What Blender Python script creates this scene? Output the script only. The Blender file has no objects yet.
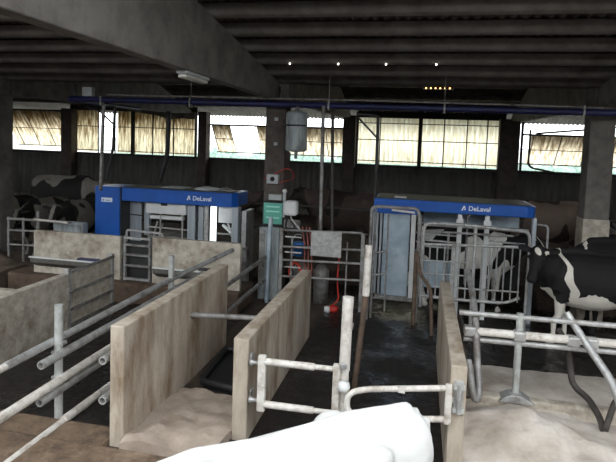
import bpy, bmesh, math, random
from mathutils import Vector, Matrix, noise
PI = math.pi
random.seed(7)
sc = bpy.context.scene
C = sc.collection

# ------------------------------------------------------------------ materials
def newmat(name):
    m = bpy.data.materials.new(name); m.use_nodes = True
    nt = m.node_tree; nt.nodes.clear()
    out = nt.nodes.new('ShaderNodeOutputMaterial')
    return m, nt, out

def ramp(nt, stops):
    r = nt.nodes.new('ShaderNodeValToRGB')
    e = r.color_ramp.elements
    while len(e) < len(stops): e.new(0.5)
    for k, (p, c) in enumerate(stops):
        e[k].position = p; e[k].color = (*c, 1)
    return r

def mat(name, c1, c2=None, rough=.7, metal=0.0, scale=3.0, bump=0.0, bscale=30.0, c3=None, s3=1.2, t3=.6,
        stretch=(1, 1, 1), spec=.5, detail=6, r2=None):
    m, nt, out = newmat(name)
    b = nt.nodes.new('ShaderNodeBsdfPrincipled')
    nt.links.new(b.outputs[0], out.inputs[0])
    b.inputs['Roughness'].default_value = rough
    b.inputs['Metallic'].default_value = metal
    b.inputs['Specular IOR Level'].default_value = spec
    tc = nt.nodes.new('ShaderNodeTexCoord')
    mp = nt.nodes.new('ShaderNodeMapping'); mp.inputs['Scale'].default_value = stretch
    nt.links.new(tc.outputs['Object'], mp.inputs[0])
    if c2 is None: c2 = tuple(x*.75 for x in c1)
    n = nt.nodes.new('ShaderNodeTexNoise'); n.inputs['Scale'].default_value = scale
    n.inputs['Detail'].default_value = detail; n.inputs['Roughness'].default_value = .65
    nt.links.new(mp.outputs[0], n.inputs[0])
    r = ramp(nt, [(.35, c2), (.62, c1)])
    nt.links.new(n.outputs['Fac'], r.inputs[0])
    col = r.outputs[0]
    if c3 is not None:
        n3 = nt.nodes.new('ShaderNodeTexNoise'); n3.inputs['Scale'].default_value = s3
        n3.inputs['Detail'].default_value = 8; n3.inputs['Roughness'].default_value = .7
        mp3 = nt.nodes.new('ShaderNodeMapping'); mp3.inputs['Location'].default_value = (3.1, 7.7, 1.3)
        mp3.inputs['Scale'].default_value = stretch
        nt.links.new(tc.outputs['Object'], mp3.inputs[0]); nt.links.new(mp3.outputs[0], n3.inputs[0])
        r3 = ramp(nt, [(t3-.08, (0, 0, 0)), (t3+.1, (1, 1, 1))])
        nt.links.new(n3.outputs['Fac'], r3.inputs[0])
        mx = nt.nodes.new('ShaderNodeMix'); mx.data_type = 'RGBA'
        nt.links.new(r3.outputs[0], mx.inputs[0]); nt.links.new(col, mx.inputs[6])
        mx.inputs[7].default_value = (*c3, 1)
        col = mx.outputs[2]
        if r2 is not None:
            mr = nt.nodes.new('ShaderNodeMapRange')
            mr.inputs['To Min'].default_value = rough; mr.inputs['To Max'].default_value = r2
            nt.links.new(r3.outputs[0], mr.inputs[0]); nt.links.new(mr.outputs[0], b.inputs['Roughness'])
    nt.links.new(col, b.inputs['Base Color'])
    if bump:
        nb = nt.nodes.new('ShaderNodeTexNoise'); nb.inputs['Scale'].default_value = bscale
        nb.inputs['Detail'].default_value = 5
        nt.links.new(tc.outputs['Object'], nb.inputs[0])
        bp = nt.nodes.new('ShaderNodeBump'); bp.inputs['Strength'].default_value = bump
        bp.inputs['Distance'].default_value = .02
        nt.links.new(nb.outputs['Fac'], bp.inputs['Height']); nt.links.new(bp.outputs[0], b.inputs['Normal'])
    return m

def coat_mat(name, white, dark, rough=.75):
    m, nt, out = newmat(name)
    b = nt.nodes.new('ShaderNodeBsdfPrincipled'); nt.links.new(b.outputs[0], out.inputs[0])
    b.inputs['Roughness'].default_value = rough
    b.inputs['Specular IOR Level'].default_value = .3
    at = nt.nodes.new('ShaderNodeAttribute'); at.attribute_name = 'coat'
    n = nt.nodes.new('ShaderNodeTexNoise'); n.inputs['Scale'].default_value = 5; n.inputs['Detail'].default_value = 8
    tc = nt.nodes.new('ShaderNodeTexCoord'); nt.links.new(tc.outputs['Object'], n.inputs[0])
    rw = ramp(nt, [(.35, tuple(c*.82 for c in white)), (.65, white)])
    nt.links.new(n.outputs['Fac'], rw.inputs[0])
    r = ramp(nt, [(.47, (0, 0, 0)), (.53, (1, 1, 1))])
    nt.links.new(at.outputs['Fac'], r.inputs[0])
    mx = nt.nodes.new('ShaderNodeMix'); mx.data_type = 'RGBA'
    nt.links.new(r.outputs[0], mx.inputs[0]); nt.links.new(rw.outputs[0], mx.inputs[6])
    mx.inputs[7].default_value = (*dark, 1)
    nt.links.new(mx.outputs[2], b.inputs['Base Color'])
    nb = nt.nodes.new('ShaderNodeTexNoise'); nb.inputs['Scale'].default_value = 60
    nt.links.new(tc.outputs['Object'], nb.inputs[0])
    bp = nt.nodes.new('ShaderNodeBump'); bp.inputs['Strength'].default_value = .2; bp.inputs['Distance'].default_value = .01
    nt.links.new(nb.outputs['Fac'], bp.inputs['Height']); nt.links.new(bp.outputs[0], b.inputs['Normal'])
    return m

def sheet_mat(name, clean, stain, thr, fac=.75):
    m, nt, out = newmat(name)
    tr = nt.nodes.new('ShaderNodeBsdfTranslucent'); df = nt.nodes.new('ShaderNodeBsdfDiffuse')
    mix = nt.nodes.new('ShaderNodeMixShader'); mix.inputs[0].default_value = 1-fac
    nt.links.new(tr.outputs[0], mix.inputs[1]); nt.links.new(df.outputs[0], mix.inputs[2])
    nt.links.new(mix.outputs[0], out.inputs[0])
    tc = nt.nodes.new('ShaderNodeTexCoord'); mp = nt.nodes.new('ShaderNodeMapping')
    mp.inputs['Scale'].default_value = (9, 2, 1.1)
    nt.links.new(tc.outputs['Object'], mp.inputs[0])
    n = nt.nodes.new('ShaderNodeTexNoise'); n.inputs['Scale'].default_value = 1.6
    n.inputs['Detail'].default_value = 9; n.inputs['Roughness'].default_value = .72
    nt.links.new(mp.outputs[0], n.inputs[0])
    # weathering is heavier towards the upper edge of the sheet
    sx = nt.nodes.new('ShaderNodeSeparateXYZ'); nt.links.new(tc.outputs['Object'], sx.inputs[0])
    mr = nt.nodes.new('ShaderNodeMapRange')
    mr.inputs['From Min'].default_value = .5; mr.inputs['From Max'].default_value = 1.6
    mr.inputs['To Min'].default_value = 0; mr.inputs['To Max'].default_value = thr
    nt.links.new(sx.outputs[2], mr.inputs[0])
    ad = nt.nodes.new('ShaderNodeMath'); ad.operation = 'ADD'
    nt.links.new(n.outputs['Fac'], ad.inputs[0]); nt.links.new(mr.outputs[0], ad.inputs[1])
    r = ramp(nt, [(.42, clean), (.75, stain)])
    nt.links.new(ad.outputs[0], r.inputs[0])
    nt.links.new(r.outputs[0], tr.inputs[0]); nt.links.new(r.outputs[0], df.inputs[0])
    return m

def emis(name, c, s):
    m, nt, out = newmat(name)
    e = nt.nodes.new('ShaderNodeEmission'); e.inputs[0].default_value = (*c, 1); e.inputs[1].default_value = s
    nt.links.new(e.outputs[0], out.inputs[0]); return m

M = dict(
 conc=mat('cast_concrete', (.52, .455, .37), (.36, .30, .235), .85, bump=.25, bscale=25, c3=(.22, .155, .10), s3=1.3, t3=.56, scale=3, stretch=(1.6, 1.6, .5)),
 conc_grey=mat('grey_concrete', (.17, .16, .142), (.10, .092, .082), .9, bump=.25, bscale=20, c3=(.07, .06, .05), s3=1.1, t3=.6),
 conc_old=mat('mottled_concrete', (.54, .49, .41), (.34, .30, .245), .9, bump=.35, bscale=20, c3=(.17, .125, .085), s3=1.8, t3=.61, scale=7),
 conc_dark=mat('dark_stained_concrete', (.10, .085, .075), (.05, .042, .037), .9, bump=.25, bscale=20, c3=(.09, .05, .04), s3=2, t3=.6),
 mud=mat('dried_mud', (.06, .04, .028), (.022, .016, .012), .85, bump=.6, bscale=9, c3=(.14, .10, .07), s3=1.5, t3=.6),
 wet=mat('wet_slurry', (.020, .015, .012), (.008, .007, .006), .7, bump=.9, bscale=9, c3=(.015, .014, .014), s3=.9, t3=.50, r2=.07, spec=.6),
 kerb=mat('soiled_kerb', (.19, .13, .085), (.09, .06, .04), .9, bump=1.0, bscale=12, c3=(.30, .22, .155), s3=2.5, t3=.6, scale=5),
 kerb_dark=mat('dirty_brown_concrete', (.12, .08, .055), (.06, .04, .028), .9, bump=.6, bscale=14, c3=(.22, .15, .10), s3=3, t3=.62, scale=5),
 sand=mat('sand', (.43, .355, .29), (.30, .24, .19), .95, bump=.5, bscale=16, c3=(.25, .19, .14), s3=1.8, t3=.62, scale=2.5),
 sand_white=mat('limed_sand', (.66, .60, .54), (.42, .36, .30), .95, bump=.5, bscale=14, c3=(.30, .24, .19), s3=1.6, t3=.63, scale=1.8),
 bedding=mat('brown_bedding', (.14, .10, .075), (.06, .042, .03), .95, bump=.7, bscale=12),
 galv=mat('galvanised_steel', (.52, .52, .51), (.34, .335, .33), .45, .4, scale=12, c3=(.16, .13, .10), s3=5, t3=.62),
 galv_dull=mat('dull_galvanised_steel', (.34, .335, .33), (.19, .18, .17), .55, .4, scale=9, c3=(.09, .07, .055), s3=3, t3=.58),
 white_pipe=mat('dusty_white_steel', (.74, .71, .66), (.52, .48, .43), .6, scale=10, c3=(.25, .19, .13), s3=5, t3=.62),
 pale_pipe=mat('pale_greenish_galvanised', (.56, .58, .56), (.40, .41, .39), .5, .3, scale=10, c3=(.25, .21, .17), s3=5, t3=.64),
 brown_pipe=mat('rusty_steel', (.15, .10, .07), (.07, .048, .035), .8, scale=8, bump=.2),
 black_steel=mat('black_steel', (.03, .03, .03), (.015, .015, .015), .5),
 dark_pipe=mat('soiled_dark_steel', (.075, .065, .058), (.04, .035, .03), .7, scale=8, bump=.2),
 stainless=mat('brushed_stainless', (.55, .60, .65), (.40, .45, .50), .38, .6, scale=2, stretch=(6, 1, .5)),
 steel_panel=mat('frosted_stainless', (.46, .55, .62), (.30, .38, .45), .45, .35, scale=2.2, c3=(.62, .70, .76), s3=1.7, t3=.6),
 cabinet_white=mat('white_enamel', (.72, .73, .72), (.60, .61, .60), .45, scale=3),
 blue=mat('blue_enamel', (.008, .10, .46), (.006, .08, .36), .38, scale=2),
 pipe_blue=mat('dark_blue_pipe', (.012, .016, .10), (.010, .012, .05), .5, scale=4),
 letter=mat('white_lettering', (.85, .88, .9), (.8, .83, .86), .5),
 label=mat('pale_label', (.75, .82, .86), (.6, .68, .74), .5, scale=20),
 teal=mat('teal_enamel', (.12, .42, .33), (.09, .34, .27), .5, scale=4),
 teal_light=mat('pale_teal', (.35, .72, .62), (.3, .62, .54), .5),
 grey_box=mat('grey_plastic', (.42, .44, .44), (.33, .35, .35), .5),
 tank=mat('weathered_tank', (.42, .46, .46), (.24, .27, .28), .6, .2, scale=3, stretch=(3, 3, .6), c3=(.10, .10, .10), s3=2, t3=.6),
 black=mat('black_rubber', (.02, .02, .022), (.012, .012, .013), .55, scale=5),
 red=mat('red_hose', (.5, .03, .02), (.35, .02, .015), .5),
 pinkred=mat('faded_red_hose', (.35, .09, .07), (.22, .06, .05), .6),
 orange=mat('orange_red_plastic', (.6, .06, .02), (.45, .04, .02), .5),
 bucket=mat('blue_plastic', (.02, .16, .48), (.02, .12, .38), .4),
 siding=mat('grey_siding', (.12, .115, .108), (.08, .076, .07), .75, scale=3, stretch=(1, 1, .4)),
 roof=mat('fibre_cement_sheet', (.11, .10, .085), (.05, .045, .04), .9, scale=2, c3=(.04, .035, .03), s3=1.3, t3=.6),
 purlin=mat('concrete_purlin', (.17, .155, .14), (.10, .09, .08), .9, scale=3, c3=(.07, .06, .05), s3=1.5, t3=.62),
 winframe=mat('dark_window_steel', (.035, .03, .025), (.02, .018, .015), .7),
 sheet_dirty=sheet_mat('stained_translucent_sheet', (.98, .94, .80), (.26, .19, .10), .21, .92),
 sheet_clean=sheet_mat('cloudy_translucent_sheet', (.99, .97, .88), (.62, .56, .40), .03, .92),
 sheet_brown=sheet_mat('browned_translucent_sheet', (.99, .94, .82), (.27, .20, .11), .22, .92),
 hedge=mat('foliage', (.32, .43, .36), (.10, .18, .14), .9, scale=6, bump=.6, bscale=8),
 grass=mat('whitened_ground', (.60, .60, .56), (.48, .48, .44), .95, scale=4),  # ground colour whitened to imitate the bright strip under the windows
 strip_glow=emis('white_glow', (.92, .98, 1.0), 1.6),
 led=emis('warm_led', (1.0, .55, .18), 5.0),
 pinlight=emis('pin_light', (1.0, .95, .85), 5.0),
 lens=mat('clear_lamp_cover', (.55, .54, .50), (.42, .40, .36), .3),
 eye=mat('dark_eye', (.01, .008, .006), (.008, .006, .005), .1),
 hoof=mat('hoof_horn', (.09, .075, .06), (.05, .04, .03), .6),
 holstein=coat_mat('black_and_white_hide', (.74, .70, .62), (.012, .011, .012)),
 holstein_inner=coat_mat('lit_black_and_white_hide', (.85, .82, .76), (.012, .011, .012)),  # white raised in colour to suggest the light inside the machine
 holstein_dim=coat_mat('dimmed_black_and_white_hide', (.25, .23, .20), (.016, .014, .013)),  # white patches darkened to stand in for the dim back of the barn
 whitecow=coat_mat('white_hide', (.66, .66, .64), (.06, .055, .05)),
 browncow=coat_mat('brown_hide', (.20, .15, .12), (.045, .03, .025)),
 darkcow=coat_mat('dark_brown_hide', (.085, .06, .05), (.03, .022, .02)),
)

# ------------------------------------------------------------------ mesh builder
ORG = {}
class MB:
    def __init__(s): s.v = []; s.f = []; s.sm = []
    def add(s, vs, fs, smooth=False):
        n = len(s.v); s.v += [tuple(v) for v in vs]
        for f in fs: s.f.append([i+n for i in f]); s.sm.append(smooth)
        return s
    def box(s, x0, x1, y0, y1, z0, z1):
        vs = [(x, y, z) for x in (x0, x1) for y in (y0, y1) for z in (z0, z1)]
        return s.add(vs, [(0, 1, 3, 2), (4, 6, 7, 5), (0, 4, 5, 1), (2, 3, 7, 6), (0, 2, 6, 4), (1, 5, 7, 3)])
    def prism(s, poly, axis, a0, a1):
        # poly: 2D points in the two other axes, extruded along axis
        def mk(p, a):
            if axis == 'x': return (a, p[0], p[1])
            if axis == 'y': return (p[0], a, p[1])
            return (p[0], p[1], a)
        n = len(poly)
        vs = [mk(p, a0) for p in poly]+[mk(p, a1) for p in poly]
        fs = [list(range(n))[::-1], list(range(n, 2*n))]+[(i, (i+1) % n, n+(i+1) % n, n+i) for i in range(n)]
        return s.add(vs, fs)
    def path(s, pts, r, n=10, bend=0.0, radii=None, wall=0.0):
        pts = [Vector(p) for p in pts]
        if bend and len(pts) > 2:
            q = [pts[0]]
            for i in range(1, len(pts)-1):
                a, b, c = pts[i-1], pts[i], pts[i+1]
                d = min(bend, (a-b).length*.48, (c-b).length*.48)
                p0 = b+(a-b).normalized()*d; p1 = b+(c-b).normalized()*d
                for k in range(6):
                    t = k/5; q.append(p0*(1-t)**2+b*2*t*(1-t)+p1*t*t)
            q.append(pts[-1]); pts = q
        T = []
        for i in range(len(pts)):
            a = pts[max(0, i-1)]; b = pts[min(len(pts)-1, i+1)]
            T.append((b-a).normalized())
        up = Vector((0, 0, 1)) if abs(T[0].z) < .9 else Vector((1, 0, 0))
        N = (up-T[0]*up.dot(T[0])).normalized()
        vs = []; fs = []
        for i, p in enumerate(pts):
            if i:
                N = (N-T[i]*N.dot(T[i])).normalized()
            B = T[i].cross(N)
            rr = radii[i] if radii else r
            for k in range(n):
                a = 2*PI*k/n; vs.append(p+(N*math.cos(a)+B*math.sin(a))*rr)
        m = len(pts)
        for i in range(m-1):
            for k in range(n):
                fs.append((i*n+k, i*n+(k+1) % n, (i+1)*n+(k+1) % n, (i+1)*n+k))
        s.add(vs, fs, True)
        if wall:   # open tube end: a ring face and a recessed bore
            for e, sg in ((0, 1), (m-1, -1)):
                c = pts[e]; ring = vs[e*n:(e+1)*n]
                inn = [c+(Vector(v)-c)*wall for v in ring]
                deep = [v+T[e]*sg*r*1.6 for v in inn]
                a = list(ring)+inn+deep
                g = [(k, (k+1) % n, n+(k+1) % n, n+k) for k in range(n)]+[(n+k, n+(k+1) % n, 2*n+(k+1) % n, 2*n+k) for k in range(n)]+[tuple(range(2*n, 3*n))]
                s.add(a, g)
        else:
            s.add(vs[:n], [tuple(range(n))[::-1]]); s.add(vs[-n:], [tuple(range(n))])
        return s
    def tube(s, a, b, r, n=10, **k): return s.path([a, b], r, n, **k)
    def lathe(s, c, prof, n=16, axis='z'):
        vs = []; fs = []
        for (r, h) in prof:
            for k in range(n):
                a = 2*PI*k/n
                d = (r*math.cos(a), r*math.sin(a), h)
                if axis == 'y': d = (d[0], d[2], d[1])
                if axis == 'x': d = (d[2], d[0], d[1])
                vs.append((c[0]+d[0], c[1]+d[1], c[2]+d[2]))
        m = len(prof)
        for i in range(m-1):
            for k in range(n): fs.append((i*n+k, i*n+(k+1) % n, (i+1)*n+(k+1) % n, (i+1)*n+k))
        fs.append(tuple(range(n))[::-1]); fs.append(tuple(range((m-1)*n, m*n)))
        return s.add(vs, fs, True)
    def ball(s, c, r, n=12):
        rx, ry, rz = r if isinstance(r, tuple) else (r, r, r)
        vs = []; fs = []; m = n//2
        for i in range(1, m):
            t = PI*i/m
            for k in range(n):
                a = 2*PI*k/n
                vs.append((c[0]+rx*math.sin(t)*math.cos(a), c[1]+ry*math.sin(t)*math.sin(a), c[2]+rz*math.cos(t)))
        for i in range(m-2):
            for k in range(n): fs.append((i*n+k, i*n+(k+1) % n, (i+1)*n+(k+1) % n, (i+1)*n+k))
        vs += [(c[0], c[1], c[2]+rz), (c[0], c[1], c[2]-rz)]
        t, b = len(vs)-2, len(vs)-1
        for k in range(n):
            fs.append((t, (k+1) % n, k)); fs.append((b, (m-2)*n+k, (m-2)*n+(k+1) % n))
        return s.add(vs, fs, True)
    def wave(s, x0, x1, top, bot, per=.18, amp=.02, thick=.006, rows=2, nseg=6):
        # corrugated sheet; ridges run from the top line to the bottom line; top/bot = (y, z)
        n = int((x1-x0)/per*nseg)+1
        (ya, za), (yb, zb) = top, bot
        d = Vector((0, yb-ya, zb-za)); nn = Vector((0, d.z, -d.y)).normalized()
        vs = []
        for side in (0, 1):
            for j in range(rows):
                t = j/(rows-1)
                for i in range(n):
                    x = x0+(x1-x0)*i/(n-1)
                    w = amp*math.sin(2*PI*x/per)+side*thick
                    vs.append((x, ya+d.y*t+nn.y*w, za+d.z*t+nn.z*w))
        fs = []
        for side in (0, 1):
            o = side*rows*n
            for j in range(rows-1):
                for i in range(n-1):
                    q = (o+j*n+i, o+j*n+i+1, o+(j+1)*n+i+1, o+(j+1)*n+i)
                    fs.append(q if side else q[::-1])
        o = rows*n
        for i in range(n-1):
            fs.append((i, i+1, o+i+1, o+i)); b = (rows-1)*n
            fs.append((b+i, b+i+1, o+b+i+1, o+b+i))
        return s.add(vs, fs, True)
    def build(s, name, m, parent=None, bevel=0, origin=None):
        me = bpy.data.meshes.new(name)
        if parent is not None: o0 = Vector(ORG[parent])
        elif origin: o0 = Vector(origin)
        else:
            xs = [v[0] for v in s.v]; ys = [v[1] for v in s.v]; zs = [v[2] for v in s.v]
            o0 = Vector(((min(xs)+max(xs))/2, (min(ys)+max(ys))/2, min(zs)))
        me.from_pydata([tuple(Vector(v)-o0) for v in s.v], [], s.f)
        me.polygons.foreach_set('use_smooth', s.sm)
        me.materials.append(M[m] if isinstance(m, str) else m)
        bm = bmesh.new(); bm.from_mesh(me); bmesh.ops.recalc_face_normals(bm, faces=bm.faces); bm.to_mesh(me); bm.free()
        me.update()
        o = bpy.data.objects.new(name, me); C.objects.link(o)
        if parent is not None: o.parent = parent; ORG[o] = tuple(o0)
        else: o.location = o0; ORG[o] = tuple(o0)
        if bevel:
            b = o.modifiers.new('bevel', 'BEVEL'); b.width = bevel; b.segments = 2; b.limit_method = 'ANGLE'
        return o

def tag(o, label=None, cat=None, group=None, kind=None):
    if label: o['label'] = label
    if cat: o['category'] = cat
    if group: o['group'] = group
    if kind: o['kind'] = kind
    return o
def thing(name, label, cat, loc, group=None):
    o = bpy.data.objects.new(name, None); C.objects.link(o); o.location = loc; o.empty_display_size = .1
    ORG[o] = tuple(loc); return tag(o, label, cat, group)
def struct(name, loc):
    o = bpy.data.objects.new(name, None); C.objects.link(o); o.location = loc; ORG[o] = tuple(loc)
    o['kind'] = 'structure'; return o
def copy_tree(o, parent=None):
    c = o.copy(); C.objects.link(c)
    if parent: c.parent = parent
    for ch in list(o.children): copy_tree(ch, c)
    return c
def S(o): o['kind'] = 'structure'; return o

def text_mesh(txt, size, name, m, parent, loc, rotz=0, extrude=.003, bold=0, tilt=0):
    cu = bpy.data.curves.new('t', 'FONT'); cu.body = txt; cu.size = size; cu.extrude = extrude; cu.offset = bold
    t = bpy.data.objects.new('t', cu); C.objects.link(t)
    bpy.context.view_layer.update()
    me = bpy.data.meshes.new_from_object(t.evaluated_get(bpy.context.evaluated_depsgraph_get()))
    bpy.data.objects.remove(t)
    o = bpy.data.objects.new(name, me); me.name = name; C.objects.link(o)
    me.materials.clear(); me.materials.append(M[m])
    me.transform(Matrix.Translation(Vector(loc)-Vector(ORG[parent])) @ Matrix.Rotation(rotz, 4, 'Z') @ Matrix.Rotation(PI/2, 4, 'X'))
    o.parent = parent; ORG[o] = ORG[parent]
    return o

# ------------------------------------------------------------------ setting
YW = 20.2      # inner face of the window wall
def ROOF(y):
    if y < 10.35: return 5.77-.1336*y
    if y < 17: return 4.387+(y-10.35)*.107
    return 5.10-(y-17)*.26
fl = MB().box(-26, 13, -3, YW+.2, -.3, -.001).build('floor', 'mud'); S(fl)
b = MB().box(-26, 13, YW-.06, YW+.12, -.2, .5)
wb = struct('wall_back', (-4, YW, 0))
b.build('concrete_base', 'conc_grey', wb)
MB().wave(-26, 13, (YW-.05, 2.3), (YW-.05, .45), per=.22, amp=.03, thick=.01).build('siding_sheets', 'siding', wb)
MB().box(-26, 13, YW-.12, YW, 2.25, 2.34).build('sill_rail', 'winframe', wb)
S(MB().box(-26.2, -26, -3, YW+.1, -.2, 5.6).build('wall_left_block', 'siding'))  # side wall out of view, added to block stray light
S(MB().box(13, 13.2, -3, YW+.1, -.2, 5.6).build('wall_right_block', 'siding'))  # also unseen, put in to keep outside light out
S(MB().box(-26, 13, -3.2, -3, -.2, 4.2).build('wall_light_block', 'siding'))  # unseen wall added behind the camera to hold light off the deep interior
# raised slab that the far cows stand on, and the ground outside
sl = MB().box(-7.4, 13, 11.4, YW-.1, 0, .3); sl.box(-26, -7.4, 13.1, YW-.1, 0, .3); sl.box(2.3, 13, 10.75, 11.4, 0, .3)
S(sl.build('floor', 'mud'))
S(MB().box(-3000, 3000, YW+.25, 3000, -.4, -.25).build('floor', 'grass'))
S(MB().box(-60, 60, -60, -3.21, -.4, -.05).build('floor', 'conc_grey'))

# roof of corrugated fibre cement on concrete purlins
ce = MB()
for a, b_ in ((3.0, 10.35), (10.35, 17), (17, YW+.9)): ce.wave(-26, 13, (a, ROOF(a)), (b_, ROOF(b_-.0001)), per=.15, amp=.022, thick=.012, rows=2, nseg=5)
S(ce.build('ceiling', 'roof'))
pur = None; k = 0
y = 6.92-.72*5
while y < YW-.2:
    if pur is None:
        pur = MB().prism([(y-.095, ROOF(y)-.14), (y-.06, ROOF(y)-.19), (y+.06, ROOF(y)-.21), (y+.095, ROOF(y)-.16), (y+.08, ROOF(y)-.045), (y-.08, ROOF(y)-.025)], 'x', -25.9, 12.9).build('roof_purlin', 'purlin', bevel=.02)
        tag(pur, 'long weathered concrete purlin running across under the corrugated roof', 'roof beam', 'concrete purlins under the roof')
        y0 = y
    else:
        c = copy_tree(pur); c.location.y += y-y0; c.location.z += ROOF(y)-ROOF(y0)-(.015 if y > 10.35 else 0)
    y += .72 if y < 10 else 1.1

def roofbeam(x, y0, y1, label):
    if y1 > 12:
        poly = [(y0, 3.83), (y1-1.5, 3.95), (y1, 4.05), (y1, ROOF(y1)-.22), (17, ROOF(17)-.23), (y0, ROOF(y0)-.23)]
    else:
        poly = [(y0, 3.83), (y1, 3.83), (y1, ROOF(y1)-.22), (y0, ROOF(y0)-.22)]
    o = MB().prism(poly, 'x', x-.09, x+.09).build('concrete_beam', 'conc_grey', bevel=.015)
    return tag(o, label, 'beam')
for x, nm in ((-2.87, 'upper left towards the middle column'), (3.05, 'right edge above the right column'), (-8.95, 'far left above the left column')):
    roofbeam(x, 3.1 if x > -2 else .3, 10.3, 'deep concrete roof beam at the '+nm)
for x, nm in ((-2.7, 'middle'), (3.05, 'right'), (-8.95, 'left')):
    roofbeam(x, 10.42 if x < 2 else 10.5, YW-.4, 'concrete roof beam from the '+nm+' column back to the window wall')

def column(x0, x1, y0, y1, z1, label, m='conc_grey', cap=True):
    t = thing('concrete_column', label, 'column', ((x0+x1)/2, (y0+y1)/2, 0))
    MB().box(x0, x1, y0, y1, 0, z1).build('shaft', m, t, bevel=.02)
    return t
column(-2.95, -2.55, 10.0, 10.4, 3.83, 'square dark concrete column between the two blue machines, carrying a teal box', 'conc_dark')
rc = column(2.84, 3.25, 10.22, 10.62, 3.83, 'square concrete column on the right behind the black cow, pale at its foot')
MB().box(2.83, 3.26, 10.205, 10.63, .01, 1.86).build('pale_lower_band', 'conc_old', rc)
column(-9.3, -8.86, 10.0, 10.4, 3.83, 'square concrete column at the left edge of the view')
for x, hw, lab in [(-14.3, .24, 'dark back wall column right of the leftmost tilted window'),
               (-8.36, .17, 'dark back wall column behind the left blue machine'),
               (-2.6, .2, 'dark back wall column right of the hanging grey tank'),
               (2.95, .33, 'dark back wall column left of the rightmost tilted window'),
               (9.0, .23, 'back wall column beyond the right edge of the view')]:
    o = MB().box(x-hw, x+hw, YW-.5, YW-.07, .3, 4.1).build('wall_column', 'conc_dark', bevel=.015)
    tag(o, lab, 'column')

# ------------------------------------------------------------------ windows
def closed_window(n, x0, x1, sheets, m, bars, thick=(), rows=(3.0,), z1=4.08):
    w = struct('window_%d' % n, ((x0+x1)/2, YW, 2.3))
    f = MB()
    for x in bars: f.box(x-.02, x+.02, YW-.08, YW-.04, 2.33, z1)
    for x in thick: f.box(x-.07, x+.07, YW-.12, YW-.03, 2.3, z1)
    for z in rows: f.box(x0, x1, YW-.08, YW-.05, z-.016, z+.016)
    f.box(x0-.04, x0+.04, YW-.1, YW, 2.3, z1); f.box(x1-.04, x1+.04, YW-.1, YW, 2.3, z1)
    f.build('window_frame', 'winframe', w)
    for (a, b_) in sheets:
        MB().wave(a, b_, (YW+.04, z1+.04), (YW+.04, 2.38), per=.18, amp=.03, thick=.004, nseg=8).build('translucent_sheet', m, w)
    return w
closed_window(2, -14.38, -8.8, [(-14.35, -13.12), (-12.3, -8.82)], 'sheet_dirty', [-13.1, -12.34, -10.66, -9.75], (-11.53,), (3.42, 2.44))
closed_window(4, -2.38, 2.8, [(-2.36, 2.77)], 'sheet_clean', [-1.53, .76, 1.56, 2.25], (-.08,), (2.47, 3.25, 3.86))

def open_window(n, x0, x1, z_top, z_bot, out, sheets, m, bars):
    w = struct('window_%d' % n, ((x0+x1)/2, YW, 2.3))
    f = MB()
    f.box(x0-.04, x0+.04, YW-.1, YW, 2.3, 4.1); f.box(x1-.04, x1+.04, YW-.1, YW, 2.3, 4.1)
    f.box(x0, x1, YW-.06, YW, z_top-.04, z_top+.03)
    f.build('window_frame', 'winframe', w)
    g = MB()
    for x in bars: g.tube((x, YW, z_top), (x, YW+out, z_bot), .016, 6)
    g.tube((x0, YW+out, z_bot), (x1, YW+out, z_bot), .022, 6)
    g.tube((x0, YW+out*.5, (z_bot+z_top)/2), (x1, YW+out*.5, (z_bot+z_top)/2), .014, 6)
    g.build('sash_bars', 'winframe', w)
    for (a, b_) in sheets:
        MB().wave(a, b_, (YW+.04, z_top), (YW+.04+out, z_bot), per=.18, amp=.026, thick=.004, nseg=8).build('translucent_sheet', m, w)
    return w
open_window(1, -17.83, -14.6, 4.03, 2.52, 1.05, [(-17.8, -14.62)], 'sheet_brown', [-17.5, -16.7, -15.9, -15.1])
open_window(3, -8.26, -2.88, 3.63, 2.55, .86, [(-8.2, -7.45), (-6.35, -2.9)], 'sheet_brown', [-8.15, -7.42, -6.38, -5.4, -4.6, -3.6])
w5 = open_window(5, 3.42, 8.7, 3.60, 2.55, .97, [(3.75, 8.65)], 'sheet_brown', [3.83, 4.74, 5.64, 6.5, 7.4, 8.3])
MB().path([(3.65, YW-.22, 3.77), (3.65, YW-.22, 2.47), (4.6, YW-.22, 2.3)], .035, 8, bend=.2).build('stay_rod', 'winframe', w5)
MB().tube((3.83, YW-.28, 3.64), (7.1, YW-.28, 4.0), .035, 6).build('stay_rod', 'winframe', w5)
S(MB().box(-14.4, -8.75, YW-.1, YW, 4.07, 4.4).build('trim_1', 'winframe'))
S(MB().box(-2.4, 2.85, YW-.1, YW, 4.06, 4.4).build('trim_2', 'winframe'))
tag(MB().prism([(-11.7, 4.1), (-8.8, 4.1), (-8.8, 3.81), (-9.3, 3.84), (-9.9, 3.79), (-10.4, 3.92), (-11.1, 4.0), (-11.7, 4.07)], 'y', YW-.2, YW-.14).build('torn_cover_sheet', 'conc_grey'),
    'grey torn cover sheet over the top of the stained window left of centre', 'sheet')
# foliage outside
hb = MB(); rr = random.Random(3)
for i in range(66):
    x = -22+i*1.0+rr.uniform(-.3, .3); h = rr.uniform(2.1, 2.75)
    hb.ball((x, 38+rr.uniform(-.6, .6), h*.5-.2), (rr.uniform(.8, 1.2), 1.0, h*.5+.1), 14)
ho = hb.build('hedge', 'hedge')
tx = bpy.data.textures.new('leaf_clumps', 'CLOUDS'); tx.noise_scale = .35
dm = ho.modifiers.new('clumps', 'DISPLACE'); dm.texture = tx; dm.strength = .35
tag(ho, 'pale green hedge seen outside through the lower gap of the open windows', 'hedge', kind='stuff')

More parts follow.
